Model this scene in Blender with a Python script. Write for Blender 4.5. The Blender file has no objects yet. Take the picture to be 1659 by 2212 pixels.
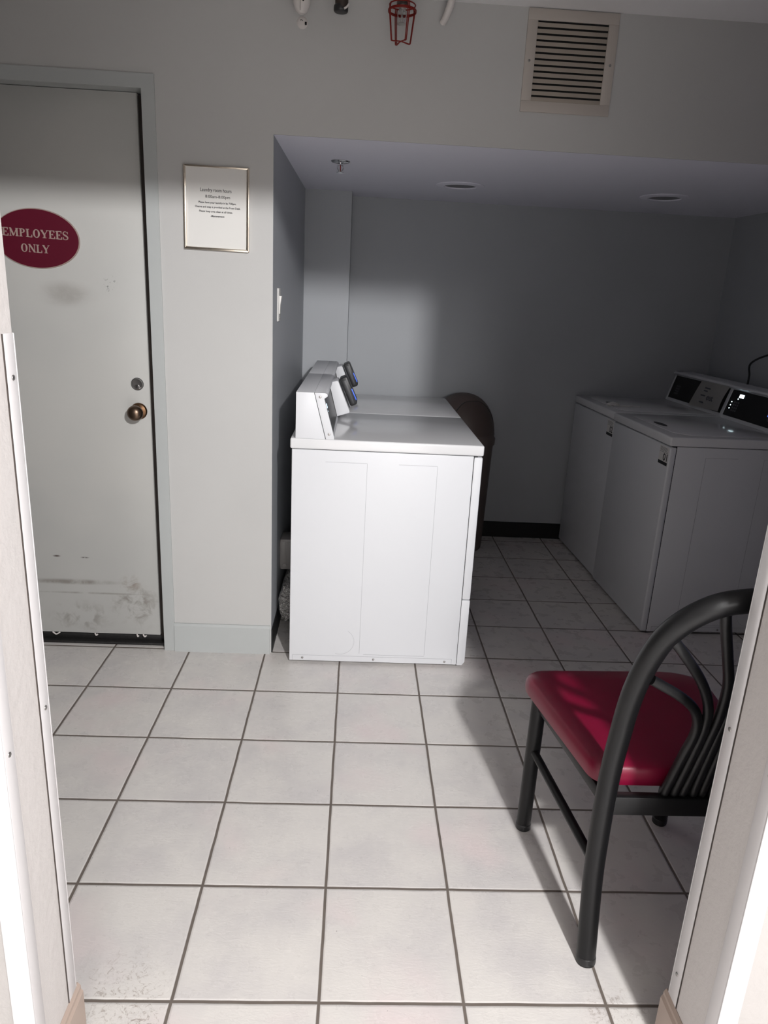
import bpy, bmesh, math, random
from mathutils import Vector, Matrix, Euler
random.seed(7)
scene = bpy.context.scene
COL = scene.collection
PI = math.pi

# ------------------------------------------------------------------ materials
def srgb(r, g, b):
    f = lambda c: (c/255/12.92) if c/255 <= .04045 else ((c/255+.055)/1.055)**2.4
    return (f(r), f(g), f(b), 1)

class NT:
    def __init__(s, m):
        s.t = m.node_tree; s.n = s.t.nodes; s.l = s.t.links
        s.bsdf = s.n['Principled BSDF']
    def node(s, typ, **kw):
        nd = s.n.new(typ)
        for k, v in kw.items(): setattr(nd, k, v)
        return nd
    def link(s, a, b): s.l.new(a, b)
    def math(s, op, a, b=None, clamp=False):
        nd = s.n.new('ShaderNodeMath'); nd.operation = op; nd.use_clamp = clamp
        for i, v in enumerate((a, b)):
            if v is None: continue
            if isinstance(v, (int, float)): nd.inputs[i].default_value = v
            else: s.l.new(v, nd.inputs[i])
        return nd.outputs[0]
    def mix(s, fac, a, b):
        nd = s.n.new('ShaderNodeMix'); nd.data_type = 'RGBA'
        for k, v in ((0, fac), (6, a), (7, b)):
            if isinstance(v, (int, float, tuple)): nd.inputs[k].default_value = v
            else: s.l.new(v, nd.inputs[k])
        return nd.outputs[2]
    def noise(s, scale, detail=3, rough=.5, vec=None, dist=0):
        nd = s.n.new('ShaderNodeTexNoise'); nd.inputs['Scale'].default_value = scale
        nd.inputs['Detail'].default_value = detail; nd.inputs['Roughness'].default_value = rough
        nd.inputs['Distortion'].default_value = dist
        if vec is not None: s.l.new(vec, nd.inputs['Vector'])
        return nd.outputs['Fac']
    def ramp(s, v, lo, hi, a=0., b=1.):
        nd = s.n.new('ShaderNodeMapRange'); nd.inputs[1].default_value = lo; nd.inputs[2].default_value = hi
        nd.inputs[3].default_value = a; nd.inputs[4].default_value = b; nd.interpolation_type = 'SMOOTHSTEP'
        s.l.new(v, nd.inputs[0]); return nd.outputs[0]
    def bump(s, h, strength=.2, dist=.002):
        nd = s.n.new('ShaderNodeBump'); nd.inputs['Strength'].default_value = strength
        nd.inputs['Distance'].default_value = dist
        s.l.new(h, nd.inputs['Height']); s.l.new(nd.outputs[0], s.bsdf.inputs['Normal'])
    def pos(s):
        g = s.n.new('ShaderNodeNewGeometry'); return g.outputs['Position']
    def obj(s):
        g = s.n.new('ShaderNodeTexCoord'); return g.outputs['Object']

def mat(name, col, rough=.5, metal=0., bump=None, var=0, coat=0, spec=None, emit=None, estr=0):
    m = bpy.data.materials.new(name); m.use_nodes = True; t = NT(m); b = t.bsdf
    b.inputs['Base Color'].default_value = col
    b.inputs['Roughness'].default_value = rough; b.inputs['Metallic'].default_value = metal
    if coat: b.inputs['Coat Weight'].default_value = coat; b.inputs['Coat Roughness'].default_value = .12
    if spec is not None: b.inputs['Specular IOR Level'].default_value = spec
    if emit: b.inputs['Emission Color'].default_value = emit; b.inputs['Emission Strength'].default_value = estr
    if var:
        n = t.noise(2.2, 4, .55, t.pos()); c2 = tuple(min(1, c*(1-var)) for c in col[:3])+(1,)
        t.link(t.mix(t.ramp(n, .35, .7), col, c2), b.inputs['Base Color'])
    if bump:
        sc, st, ds = bump; t.bump(t.noise(sc, 4, .6, t.pos()), st, ds)
    return m

M = {}
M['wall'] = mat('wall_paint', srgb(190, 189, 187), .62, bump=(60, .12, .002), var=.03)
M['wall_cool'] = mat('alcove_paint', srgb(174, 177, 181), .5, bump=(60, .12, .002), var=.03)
M['ceil_alcove'] = mat('alcove_ceiling_paint', srgb(238, 237, 248), .6, bump=(60, .12, .002))
M['trim'] = mat('trim_paint', srgb(180, 183, 182), .42, bump=(35, .08, .002), var=.04)
M['ceiling'] = mat('ceiling_paint', srgb(232, 230, 230), .8, bump=(120, .2, .002))
M['hall'] = mat('hall_textured_paint', srgb(168, 164, 161), .7, bump=(28, .5, .006), var=.03)
M['jamb'] = mat('jamb_paint', srgb(203, 198, 195), .45, bump=(38, .4, .004), var=.03)
M['guard'] = mat('corner_guard_plastic', srgb(210, 207, 207), .38, bump=(20, .12, .002))
M['base_beige'] = mat('beige_baseboard', srgb(176, 158, 146), .45, var=.06)
M['base_black'] = mat('black_vinyl_base', (.006, .006, .006, 1), .55)
M['enamel'] = mat('white_enamel', srgb(220, 221, 224), .46, spec=.45)
M['emboss_shade'] = mat('panel_line_shade', srgb(176, 177, 181), .5)  # greyer than the enamel: shade of the pressed lines put into the colour
M['enamel_slab'] = mat('white_enamel_top', srgb(228, 228, 229), .2, coat=.6)
M['seam'] = mat('dark_seam', (.03, .03, .032, 1), .7)
M['panel'] = mat('black_glass_panel', (.010, .009, .009, 1), .34, spec=.3)
M['black'] = mat('black_plastic', (.012, .012, .013, 1), .42, bump=(300, .1, .001))
M['reader_face'] = mat('reader_grey_plastic', (.035, .036, .04, 1), .45)
M['steel'] = mat('brushed_steel', (.55, .54, .52, 1), .28, 1.)
M['chrome'] = mat('chrome', (.7, .7, .7, 1), .12, 1.)
M['screw'] = mat('zinc_screw', (.35, .34, .33, 1), .35, 1.)
M['frame_metal'] = mat('champagne_metal', (.72, .64, .54, 1), .26, 1.)
M['paper'] = mat('white_paper', srgb(222, 220, 216), .7)
M['ink'] = mat('black_ink', (.02, .02, .022, 1), .8)
M['ink_soft'] = mat('grey_ink', (.14, .14, .16, 1), .8)
M['burg_sign'] = mat('burgundy_plaque', srgb(88, 4, 32), .42, var=.08)
M['sign_text'] = mat('sign_letter_tan', srgb(162, 142, 134), .4, var=.12)
M['bronze'] = mat('aged_brass', (.235, .165, .12, 1), .34, 1., var=.3)
M['brass_dark'] = mat('dark_brass', (.16, .09, .05, 1), .35, 1.)
M['cyl'] = mat('lock_cylinder_metal', (.42, .41, .4, 1), .3, 1.)
M['gap_shade'] = mat('brown_gap_shade', (.045, .035, .03, 1), .7)  # dark tone that stands for shade in narrow gaps
M['threshold'] = mat('black_threshold', (.012, .011, .011, 1), .6, bump=(90, .5, .004))
M['vent'] = mat('vent_enamel', srgb(184, 176, 168), .5)
M['slat'] = mat('dusty_vent_slat', srgb(172, 162, 150), .65, var=.25)
M['dark'] = mat('dark_void', (.004, .004, .004, 1), .9)
M['red'] = mat('red_wire', srgb(122, 28, 20), .45, spec=.3)
M['glass_red'] = mat('clear_bulb', (.8, .75, .75, 1), .1)
M['glass_red'].node_tree.nodes['Principled BSDF'].inputs['Transmission Weight'].default_value = .85
M['pipe_dark'] = mat('dark_pipe', (.035, .022, .017, 1), .45)
M['pipe_white'] = mat('white_pipe', srgb(214, 208, 204), .5, bump=(70, .3, .004))
M['foil'] = mat('foil_duct', (.36, .35, .34, 1), .2, 1., bump=(75, 1., .014))
M['plastic_grey'] = mat('grey_white_plastic', srgb(132, 128, 126), .45)
M['bin'] = mat('brown_bin_plastic', srgb(92, 80, 76), .55, bump=(200, .12, .001))
M['bin_flap'] = mat('brown_bin_flap', srgb(80, 68, 64), .45)
M['lens'] = mat('dim_lens', srgb(118, 118, 122), .5)
M['led_blue'] = mat('blue_led', (.02, .05, .3, 1), .4, emit=(.08, .2, 1, 1), estr=.7)
M['led_white'] = mat('cool_white_display', (.1, .1, .1, 1), .4, emit=(.62, .85, 1, 1), estr=2.4)
M['led_bright'] = mat('bright_display', (.1, .1, .1, 1), .4, emit=(.72, .93, 1, 1), estr=5)
M['glyph'] = mat('faint_panel_print', (.11, .11, .12, 1), .5)

def m_floor():
    m = bpy.data.materials.new('ceramic_tile'); m.use_nodes = True; t = NT(m); P = t.pos()
    sp = t.node('ShaderNodeSeparateXYZ'); t.link(P, sp.inputs[0])
    wob = t.math('MULTIPLY', t.math('SUBTRACT', t.noise(9, 2, .5, P), .5), .0035)
    dist = []; ids = []
    for ax in (0, 1):
        u = t.math('DIVIDE', t.math('ADD', sp.outputs[ax], wob), .305)
        fr = t.math('FRACT', u); ids.append(t.math('FLOOR', u))
        dist.append(t.math('MINIMUM', fr, t.math('SUBTRACT', 1., fr)))
    d = t.math('MULTIPLY', t.math('MINIMUM', dist[0], dist[1]), .305)
    groove = t.ramp(d, .0026, .0045)            # 0 in grout, 1 on tile
    cb = t.node('ShaderNodeCombineXYZ'); t.link(ids[0], cb.inputs[0]); t.link(ids[1], cb.inputs[1])
    wn = t.node('ShaderNodeTexWhiteNoise'); t.link(cb.outputs[0], wn.inputs[0])
    off = t.node('ShaderNodeVectorMath', operation='MULTIPLY_ADD')
    t.link(wn.outputs['Color'], off.inputs[0]); off.inputs[1].default_value = (7, 7, 7); t.link(P, off.inputs[2])
    Q = off.outputs[0]
    c = t.mix(t.ramp(t.noise(5, 5, .6, Q), .35, .7), srgb(216, 212, 207), srgb(203, 199, 197))
    c = t.mix(t.ramp(t.noise(3.2, 3, .5, P), .5, .75), c, srgb(218, 206, 204))
    mp = t.node('ShaderNodeMapping'); t.link(Q, mp.inputs[0]); mp.inputs['Scale'].default_value = (1, 2.6, 1)
    veins = t.ramp(t.noise(42, 6, .8, mp.outputs[0], 1.6), .56, .72)
    c = t.mix(t.math('MULTIPLY', veins, .10), c, srgb(166, 160, 155))
    specks = t.ramp(t.noise(150, 1, .5, P), .80, .83)
    c = t.mix(t.math('MULTIPLY', specks, .8), c, srgb(70, 64, 60))
    # worn dirty patches at the foot of the doorway
    for (x, y, r) in ((-.11, .03, .13), (.93, -.02, .10), (.44, 1.23, .03), (-.06, -.08, .12)):
        vd = t.node('ShaderNodeVectorMath', operation='DISTANCE'); t.link(P, vd.inputs[0]); vd.inputs[1].default_value = (x, y, 0)
        k = t.math('MULTIPLY', t.ramp(vd.outputs['Value'], r*.25, r, 1, 0), t.ramp(t.noise(60, 6, .8, P, 1.6), .52, .64))
        c = t.mix(t.math('MULTIPLY', k, .55), c, srgb(128, 112, 100))
    g = t.mix(t.noise(14, 3, .5, P), srgb(92, 83, 77), srgb(118, 109, 101))
    c = t.mix(groove, g, c)
    t.link(c, t.bsdf.inputs['Base Color'])
    rg = t.ramp(t.noise(18, 4, .6, P), .3, .7, .24, .38)
    mr = t.node('ShaderNodeMix'); t.link(groove, mr.inputs[0]); mr.inputs[2].default_value = .85; t.link(rg, mr.inputs[3])
    t.link(mr.outputs[0], t.bsdf.inputs['Roughness'])
    h = t.math('ADD', t.math('MULTIPLY', t.ramp(d, .002, .008), 1.), t.math('MULTIPLY', t.noise(38, 5, .65, mp.outputs[0], .8), .35))
    t.bump(h, .55, .0022)
    return m
M['floor'] = m_floor()

def m_door():
    m = bpy.data.materials.new('scuffed_door_paint'); m.use_nodes = True; t = NT(m); P = t.pos()
    sp = t.node('ShaderNodeSeparateXYZ'); t.link(P, sp.inputs[0])
    c = t.mix(t.ramp(t.noise(1.8, 3, .5, P), .35, .7), srgb(192, 191, 187), srgb(184, 184, 181))
    def blot(c, x, z, rx, rz, col, amt, sc, lo, hi):
        dx = t.math('DIVIDE', t.math('SUBTRACT', sp.outputs[0], x), rx); dz = t.math('DIVIDE', t.math('SUBTRACT', sp.outputs[2], z), rz)
        dd = t.math('SQRT', t.math('ADD', t.math('MULTIPLY', dx, dx), t.math('MULTIPLY', dz, dz)))
        k = t.math('MULTIPLY', t.ramp(dd, .2, 1, 1, 0), t.ramp(t.noise(sc, 5, .65, P, .5), lo, hi))
        return t.mix(t.math('MULTIPLY', k, amt), c, col)
    dirt = srgb(120, 112, 104)
    c = blot(c, -.72, 1.37, .13, .055, srgb(140, 134, 128), .55, 9, .25, .7)
    c = blot(c, -.78, .262, .24, .016, dirt, .7, 14, .25, .6)
    c = blot(c, -.70, .215, .32, .006, dirt, .5, 12, .25, .6)
    c = blot(c, -.53, .17, .13, .13, dirt, .75, 20, .42, .68)
    c = blot(c, -.75, .11, .16, .09, dirt, .55, 22, .45, .7)
    c = blot(c, -.54, .26, .06, .05, srgb(128, 108, 92), .6, 22, .4, .65)
    c = blot(c, -.56, 1.41, .03, .04, srgb(40, 40, 40), .9, 110, .58, .62)
    c = blot(c, -.83, .37, .02, .006, srgb(60, 40, 32), .9, 60, .35, .5)
    c = blot(c, -.72, .367, .022, .004, srgb(60, 52, 50), .9, 60, .35, .5)
    t.link(c, t.bsdf.inputs['Base Color']); t.bsdf.inputs['Roughness'].default_value = .45
    t.bump(t.noise(30, 4, .6, P), .1, .002)
    return m
M['door'] = m_door()

def m_chair():
    m = bpy.data.materials.new('chipped_black_paint'); m.use_nodes = True; t = NT(m); P = t.obj()
    chips = t.ramp(t.noise(75, 2, .5, P), .775, .79)
    c = t.mix(chips, (.006, .006, .0065, 1), srgb(190, 188, 186)); t.bsdf.inputs['Specular IOR Level'].default_value = .32
    t.link(c, t.bsdf.inputs['Base Color']); t.bsdf.inputs['Roughness'].default_value = .38
    t.bump(t.noise(160, 3, .6, P), .12, .001)
    return m
M['chair'] = m_chair()
M['vinyl'] = mat('burgundy_vinyl', srgb(118, 6, 44), .36, bump=(420, .16, .001), var=.1)

# ------------------------------------------------------------------ mesh helpers
def newbm(): return bmesh.new()
def merge(dst, src, mx=None):
    me = bpy.data.meshes.new('tmp'); src.to_mesh(me); src.free()
    if mx is not None: me.transform(mx)
    dst.from_mesh(me); bpy.data.meshes.remove(me)
def box(bm, a, b, r=0, seg=2, mx=None):
    t = newbm(); bmesh.ops.create_cube(t, size=1)
    s = [b[i]-a[i] for i in range(3)]; c = [(a[i]+b[i])/2 for i in range(3)]
    for v in t.verts: v.co = Vector((v.co.x*s[0]+c[0], v.co.y*s[1]+c[1], v.co.z*s[2]+c[2]))
    if r > 0: bmesh.ops.bevel(t, geom=t.edges[:], offset=min(r, min(abs(q) for q in s)*.49), segments=seg, affect='EDGES', profile=.5)
    merge(bm, t, mx)
def cyl(bm, p0, p1, r0, r1=None, n=24, bev=0):
    r1 = r0 if r1 is None else r1
    p0 = Vector(p0); p1 = Vector(p1); d = p1-p0
    t = newbm(); bmesh.ops.create_cone(t, cap_ends=True, segments=n, radius1=r0, radius2=r1, depth=d.length)
    if bev:
        es = [e for e in t.edges if abs(abs(e.verts[0].co.z)-d.length/2) < 1e-5 and abs(e.verts[0].co.z-e.verts[1].co.z) < 1e-6]
        bmesh.ops.bevel(t, geom=es, offset=bev, segments=3, affect='EDGES', profile=.5)
    mx = Matrix.Translation((p0+p1)/2) @ d.to_track_quat('Z', 'Y').to_matrix().to_4x4()
    merge(bm, t, mx)
def lathe(bm, prof, n=48, mx=None):
    t = newbm(); rings = []
    for (r, z) in prof:
        if r < 1e-6: rings.append([t.verts.new((0, 0, z))]*n)
        else: rings.append([t.verts.new((r*math.cos(2*PI*i/n), r*math.sin(2*PI*i/n), z)) for i in range(n)])
    for a, b in zip(rings, rings[1:]):
        for i in range(n):
            j = (i+1) % n; vs = []
            for v in (a[i], a[j], b[j], b[i]):
                if v not in vs: vs.append(v)
            if len(vs) > 2:
                try: t.faces.new(vs)
                except ValueError: pass
    bmesh.ops.recalc_face_normals(t, faces=t.faces[:]); merge(bm, t, mx)
def catmull(pts, k=6):
    P = [Vector(p) for p in pts]; P = [P[0]*2-P[1]]+P+[P[-1]*2-P[-2]]; out = []
    for i in range(1, len(P)-2):
        for j in range(k):
            u = j/k; a, b, c, d = P[i-1:i+3]
            out.append(.5*((2*b)+(c-a)*u+(2*a-5*b+4*c-d)*u*u+(3*b-a-3*c+d)*u**3))
    out.append(P[-2]); return out
def tube(bm, pts, r, n=12, k=6, smooth=True, closed=False, cap=True):
    pts = catmull(pts, k) if smooth and len(pts) > 2 else [Vector(p) for p in pts]
    t = newbm(); rings = []; nrm = None
    for i, p in enumerate(pts):
        if closed: d = (pts[(i+1) % len(pts)]-pts[i-1]).normalized()
        else: d = (pts[min(i+1, len(pts)-1)]-pts[max(i-1, 0)]).normalized()
        if nrm is None: nrm = d.orthogonal().normalized()
        nrm = (nrm-d*nrm.dot(d)).normalized(); bi = d.cross(nrm)
        rr = r(i/(len(pts)-1)) if callable(r) else r
        rings.append([t.verts.new(p+(nrm*math.cos(2*PI*q/n)+bi*math.sin(2*PI*q/n))*rr) for q in range(n)])
    R = list(zip(rings, rings[1:]))+([(rings[-1], rings[0])] if closed else [])
    for a, b in R:
        for q in range(n): t.faces.new((a[q], a[(q+1) % n], b[(q+1) % n], b[q]))
    if cap and not closed: t.faces.new(rings[0][::-1]); t.faces.new(rings[-1])
    bmesh.ops.recalc_face_normals(t, faces=t.faces[:]); merge(bm, t)
def prism(bm, poly, a, b, plane='XZ', r=0, mx=None):
    """extrude a 2-D polygon along the remaining axis between a and b"""
    t = newbm()
    def P(u, v, w): return {'XZ': (u, w, v), 'XY': (u, v, w), 'YZ': (w, u, v)}[plane]
    A = [t.verts.new(P(u, v, a)) for u, v in poly]; B = [t.verts.new(P(u, v, b)) for u, v in poly]
    t.faces.new(A); t.faces.new(B[::-1]); n = len(poly)
    for i in range(n): t.faces.new((A[i], B[i], B[(i+1) % n], A[(i+1) % n]))
    bmesh.ops.recalc_face_normals(t, faces=t.faces[:])
    if r: bmesh.ops.bevel(t, geom=t.edges[:], offset=r, segments=2, affect='EDGES', profile=.5)
    merge(bm, t, mx)
def obj(name, bm, m, parent=None, smooth=True, label=None, angle=35):
    me = bpy.data.meshes.new(name); bm.to_mesh(me); bm.free()
    for mm in (m if isinstance(m, list) else [m]): me.materials.append(mm)
    if smooth:
        for p in me.polygons: p.use_smooth = True
        try: me.set_sharp_from_angle(angle=math.radians(angle))
        except Exception: pass
    o = bpy.data.objects.new(name, me); COL.objects.link(o)
    if parent: o.parent = parent
    if label: o['label'] = label
    return o
def thing(name, label, cat, loc=(0, 0, 0), rz=0, group=None):
    o = bpy.data.objects.new(name, None); COL.objects.link(o); o.empty_display_size = .05
    o.location = loc; o.rotation_euler = (0, 0, rz); tag(o, label, cat, group); return o
def tag(o, label, cat, group=None):
    o['label'] = label; o['category'] = cat
    if group: o['group'] = group
    return o
def struct(name, bm, m, parent=None, smooth=False):
    o = obj(name, bm, m, parent, smooth); o['kind'] = 'structure'; return o
def kids(o): return [c for c in bpy.data.objects if c.parent == o]
def dup(o, parent=None, skip=()):
    c = o.copy(); COL.objects.link(c); c.parent = parent
    for ch in kids(o):
        if ch.name.split('.')[0] in skip: continue
        dup(ch, c, skip)
    return c
def text_bm(body, width=None, height=None, depth=.0004, bold=0.):
    """flat lettering in the XZ plane, centred on the origin, facing -Y"""
    cu = bpy.data.curves.new('txt', 'FONT'); cu.body = body; cu.size = 1; cu.align_x = 'CENTER'; cu.align_y = 'CENTER'
    cu.offset = bold; cu.resolution_u = 3
    o = bpy.data.objects.new('txt', cu); COL.objects.link(o); bpy.context.view_layer.update()
    me = bpy.data.meshes.new_from_object(o.evaluated_get(bpy.context.evaluated_depsgraph_get()))
    bpy.data.objects.remove(o); bpy.data.curves.remove(cu)
    xs = [v.co.x for v in me.vertices]; ys = [v.co.y for v in me.vertices]
    w = max(xs)-min(xs); h = max(ys)-min(ys); cx = (max(xs)+min(xs))/2; cy = (max(ys)+min(ys))/2
    sx = width/w if width else height/h; sy = height/h if height else sx
    bm = newbm(); bm.from_mesh(me); bpy.data.meshes.remove(me)
    for v in bm.verts: v.co = Vector(((v.co.x-cx)*sx, 0, (v.co.y-cy)*sy))
    ext = bmesh.ops.extrude_face_region(bm, geom=bm.faces[:])
    for v in ext['geom']:
        if isinstance(v, bmesh.types.BMVert): v.co.y -= depth
    bmesh.ops.recalc_face_normals(bm, faces=bm.faces[:])
    return bm
def place(bm, loc=(0, 0, 0), rz=0, rx=0, ry=0):
    mx = Matrix.Translation(loc) @ Euler((rx, ry, rz)).to_matrix().to_4x4()
    bmesh.ops.transform(bm, matrix=mx, verts=bm.verts[:]); return bm

# ------------------------------------------------------------------ the setting
YW = 1.517; YB = 3.14; XR = 2.42; ZC = 2.33; XL = -1.75
YN0, YN1 = -.225, -.07           # near wall with the opening
JL, JR = -.163, 1.005            # jambs
ZH = 2.022                       # underside of the opening's header
def zc(y): return 1.916+(y-YW)*.0125
b = newbm(); box(b, (XL-.15, YN0-.02, -.05), (XR+1.35, YB+.15, 0)); struct('floor', b, M['floor'])
M['hall_floor'] = mat('pale_polished_hall_floor', srgb(240, 238, 236), .45)
M['hall_dim'] = mat('hall_taupe_paint', (.42, .40, .39, 1), .8)
b = newbm(); box(b, (-3.6, -8.3, -.05), (3.8, YN0-.02, 0)); struct('floor_hall', b, M['hall_floor'])
b = newbm(); box(b, (XL-.15, YN0+.02, ZC), (XR+1.35, YW+.12, ZC+.1)); struct('ceiling', b, M['ceiling'])
b = newbm(); prism(b, [(YW+.006, zc(YW+.006)), (YB+.1, zc(YB+.1)), (YB+.1, ZC), (YW+.006, ZC)], .02, XR+1.3, 'YZ'); struct('ceiling_alcove', b, M['ceil_alcove'])
# wall with the door and the bulkhead above the alcove (one continuous painted wall)
FX0, FX1, FZ = -1.37, -.362, 2.070
b = newbm()
box(b, (XL, YW, 0), (FX0, YW+.12, ZC)); box(b, (FX0, YW, FZ), (FX1, YW+.12, ZC))
box(b, (FX1, YW, 0), (.024, YW+.12, ZC)); box(b, (.024, YW, zc(YW)), (XR+1.3, YW+.006, ZC))
struct('wall_back', b, M['wall'])
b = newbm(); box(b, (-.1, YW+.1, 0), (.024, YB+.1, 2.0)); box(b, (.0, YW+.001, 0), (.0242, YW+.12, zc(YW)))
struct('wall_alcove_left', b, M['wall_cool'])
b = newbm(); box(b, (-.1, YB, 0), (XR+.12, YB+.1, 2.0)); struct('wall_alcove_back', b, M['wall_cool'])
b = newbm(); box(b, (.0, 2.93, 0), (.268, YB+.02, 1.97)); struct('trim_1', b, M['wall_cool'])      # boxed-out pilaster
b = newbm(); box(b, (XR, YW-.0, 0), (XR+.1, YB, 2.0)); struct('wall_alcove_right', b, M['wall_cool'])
b = newbm(); box(b, (XL-.1, YN1, 0), (XL, YW+.1, ZC)); struct('wall_left', b, M['wall'])
# near wall around the opening, textured paint on the hall side
b = newbm()
box(b, (-3.5, YN0, 0), (JL, YN1, 2.5)); box(b, (JR, YN0, 0), (XR+1.3, YN1, 2.5)); box(b, (JL, YN0, ZH), (JR, YN1, 2.5))
struct('wall_front', b, M['hall'])
b = newbm(); box(b, (XR+1.25, YN1, 0), (XR+1.35, YW, .95)); box(b, (XR+1.25, YN1, 2.05), (XR+1.35, YW, ZC))
box(b, (XR+1.25, YN1, .95), (XR+1.35, .2, 2.05)); box(b, (XR+1.25, 1.3, .95), (XR+1.35, YW, 2.05)); struct('wall_right', b, M['wall'])
b = newbm()
for a in ((.2, .95), ): pass
box(b, (XR+1.28, .2, .95), (XR+1.32, .24, 2.05)); box(b, (XR+1.28, 1.26, .95), (XR+1.32, 1.3, 2.05)); box(b, (XR+1.28, .2, .95), (XR+1.32, 1.3, .99)); box(b, (XR+1.28, .2, 2.01), (XR+1.32, 1.3, 2.05))
struct('added_window_1', b, M['trim'])  # added out of view, its opening lets the bluish world fill in
# hall behind the camera
b = newbm(); box(b, (-3.6, -8.3, 0), (-3.5, YN0, 2.5)); struct('wall_hall_left', b, M['hall_dim'])
b = newbm(); box(b, (3.7, -8.3, 0), (3.8, YN0, 2.5)); struct('wall_hall_right', b, M['hall_dim'])
b = newbm(); box(b, (-3.6, -8.3, 0), (3.8, -8.2, 2.5)); struct('wall_hall_back', b, M['hall_dim'])
b = newbm(); box(b, (-3.6, -8.3, 2.45), (3.8, YN0, 2.5)); struct('ceiling_hall', b, M['ceiling'])

# smooth painted liner of the opening (jamb reveals)
b = newbm(); box(b, (JL-.02, YN0+.028, .12), (JL+.0025, YN1-.0, ZH)); struct('trim_2', b, M['jamb'])
b = newbm(); box(b, (JR-.0025, YN0+.028, .12), (JR+.02, YN1-.0, ZH)); struct('trim_3', b, M['jamb'])

# baseboards
b = newbm(); prism(b, [(YW-.013, 0), (YW, 0), (YW, .122), (YW-.006, .122), (YW-.012, .113)], FX1, .020, 'YZ'); struct('baseboard_back', b, M['trim'])
b = newbm(); box(b, (.02, YB-.008, 0), (XR, YB, .100), .002); box(b, (.024, YW+.004, 0), (.029, 2.93, .10), .001); box(b, (.024, 2.925, 0), (.268, 2.93, .1)); struct('baseboard_alcove', b, M['base_black'])
def wrap_base(name, s, X):
    # beige board with a two-step top that runs on the room side and turns through the opening
    prof = [(0, 0), (.012, 0), (.012, .098), (.008, .104), (.008, .112), (.003, .119), (0, .119)]
    bm = newbm()
    prism(bm, [(X-s*u, z) for u, z in prof] if s > 0 else [(X-s*u, z) for u, z in prof], YN0+.02, YN1+.012, 'XZ')
    prism(bm, [(YN1+u, z) for u, z in prof], X, X+s*.9, 'YZ')
    bmesh.ops.recalc_face_normals(bm, faces=bm.faces[:])
    struct(name, bm, M['base_beige'])
wrap_base('baseboard_left', -1, JL); wrap_base('baseboard_right', 1, JR)

# ------------------------------------------------------------------ corner guards on the opening
def guard(side, hall, label):
    X = JL if side < 0 else JR; s = 1 if side < 0 else -1        # s: direction into the opening
    y = YN1 if not hall else YN0
    dy = -1 if not hall else 1                                    # jamb leg runs away from the corner
    t = thing('corner_guard', label, 'corner guard', (X, y, .121), 0, 'plastic corner guards on the doorway')
    bm = newbm()
    H = 1.222
    box(bm, (min(0, s*.0045), min(0, dy*.031)-(.0025 if not hall else 0)*0, 0), (max(0, s*.0045), max(0, dy*.031), H), .0012)
    box(bm, (min(s*.0045, -s*.031), min(0, -dy*.0035), 0), (max(s*.0045, -s*.031), max(0, -dy*.0035), H), .0012)
    obj('strip', bm, M['guard'], t)
    bm = newbm(); ya, yb = sorted((dy*.0308, dy*.0328)); box(bm, (min(s*.0022, s*.0042), ya, 0), (max(s*.0022, s*.0042), yb, H)); obj('edge_strip', bm, M['gap_shade'] if not hall else M['jamb'], t)  # room side: dark strip paints in the shade line beside the guard
    for z in ((.065, .613, 1.16) if side > 0 else (.62, 1.16)):
        bm = newbm(); cyl(bm, (s*.004, dy*.014, z), (s*.0062, dy*.014, z), .0042, n=16, bev=.001)
        bm2 = newbm(); box(bm2, (min(s*.006, s*.0065), dy*.014-.0005, z-.003), (max(s*.006, s*.0065), dy*.014+.0005, z+.003)); merge(bm, bm2)
        obj('screw', bm, M['screw'], t)
    return t
guard(-1, False, 'pale corner guard strip on the room edge of the left side of the doorway')
guard(1, False, 'pale corner guard strip with screws on the room edge of the right jamb')
guard(-1, True, 'painted corner guard on the hall edge of the left side of the doorway')
guard(1, True, 'painted corner guard on the hall edge of the right side of the doorway')

# ------------------------------------------------------------------ employee door and its frame
dr = bpy.data.objects.new('door_1', None); COL.objects.link(dr); dr['kind'] = 'structure'; dr.location = (-.866, 1.57, 0)
dr['label'] = 'scuffed pale grey flush door with brass knob and lock'
ox, oy = -.866, 1.57
b = newbm(); box(b, (-1.31-ox, 0, .038), (-.436-ox, .042, 2.0255), .0015); obj('door_leaf', b, M['door'], dr)
b = newbm()
fx0, fx1, fi = FX0-ox, FX1-ox, .043
for (x0, x1, g) in ((fx0, fx0+fi, .016), (fx1, fx1-fi, -.016)):
    prism(b, [(x0, YW-.006-oy), (x1, YW-.006-oy), (x1, .045), (x1+g, .045), (x1+g, .11), (x0, .11)], 0, FZ-fi, 'XY')
box(b, (fx0, YW-.006-oy, FZ-fi), (fx1, .11, FZ)); box(b, (fx0+fi, .045, FZ-fi-.016), (fx1-fi, .11, FZ-fi))
obj('door_frame', b, M['trim'], dr)
b = newbm(); box(b, (-.4355-ox, .009, .03), (-.4075-ox, .034, 2.02), .001); obj('gap_shade_strip', b, M['gap_shade'], dr, label='dark brown strip standing in for the shaded gap beside the door')  # no real seal: shade of the gap put in as a dark strip
b = newbm(); box(b, (fx0+fi, -.022, 0), (fx1-fi, .10, .010), .002); box(b, (fx0+fi, .012, .008), (fx1-fi, .10, .03), .002)
obj('threshold', b, M['threshold'], dr, label='worn black threshold under the door')
kx, kz = -.478-ox, .962
b = newbm(); lathe(b, [(0, 0), (.030, 0), (.031, .004), (.027, .010), (.020, .012), (.013, .014), (.012, .030), (0, .030)], 40, Matrix.Translation((kx, 0, kz)) @ Matrix.Rotation(PI/2, 4, 'X'))
rose = obj('rose', b, M['brass_dark'], dr, label='dark brass rose')
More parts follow.
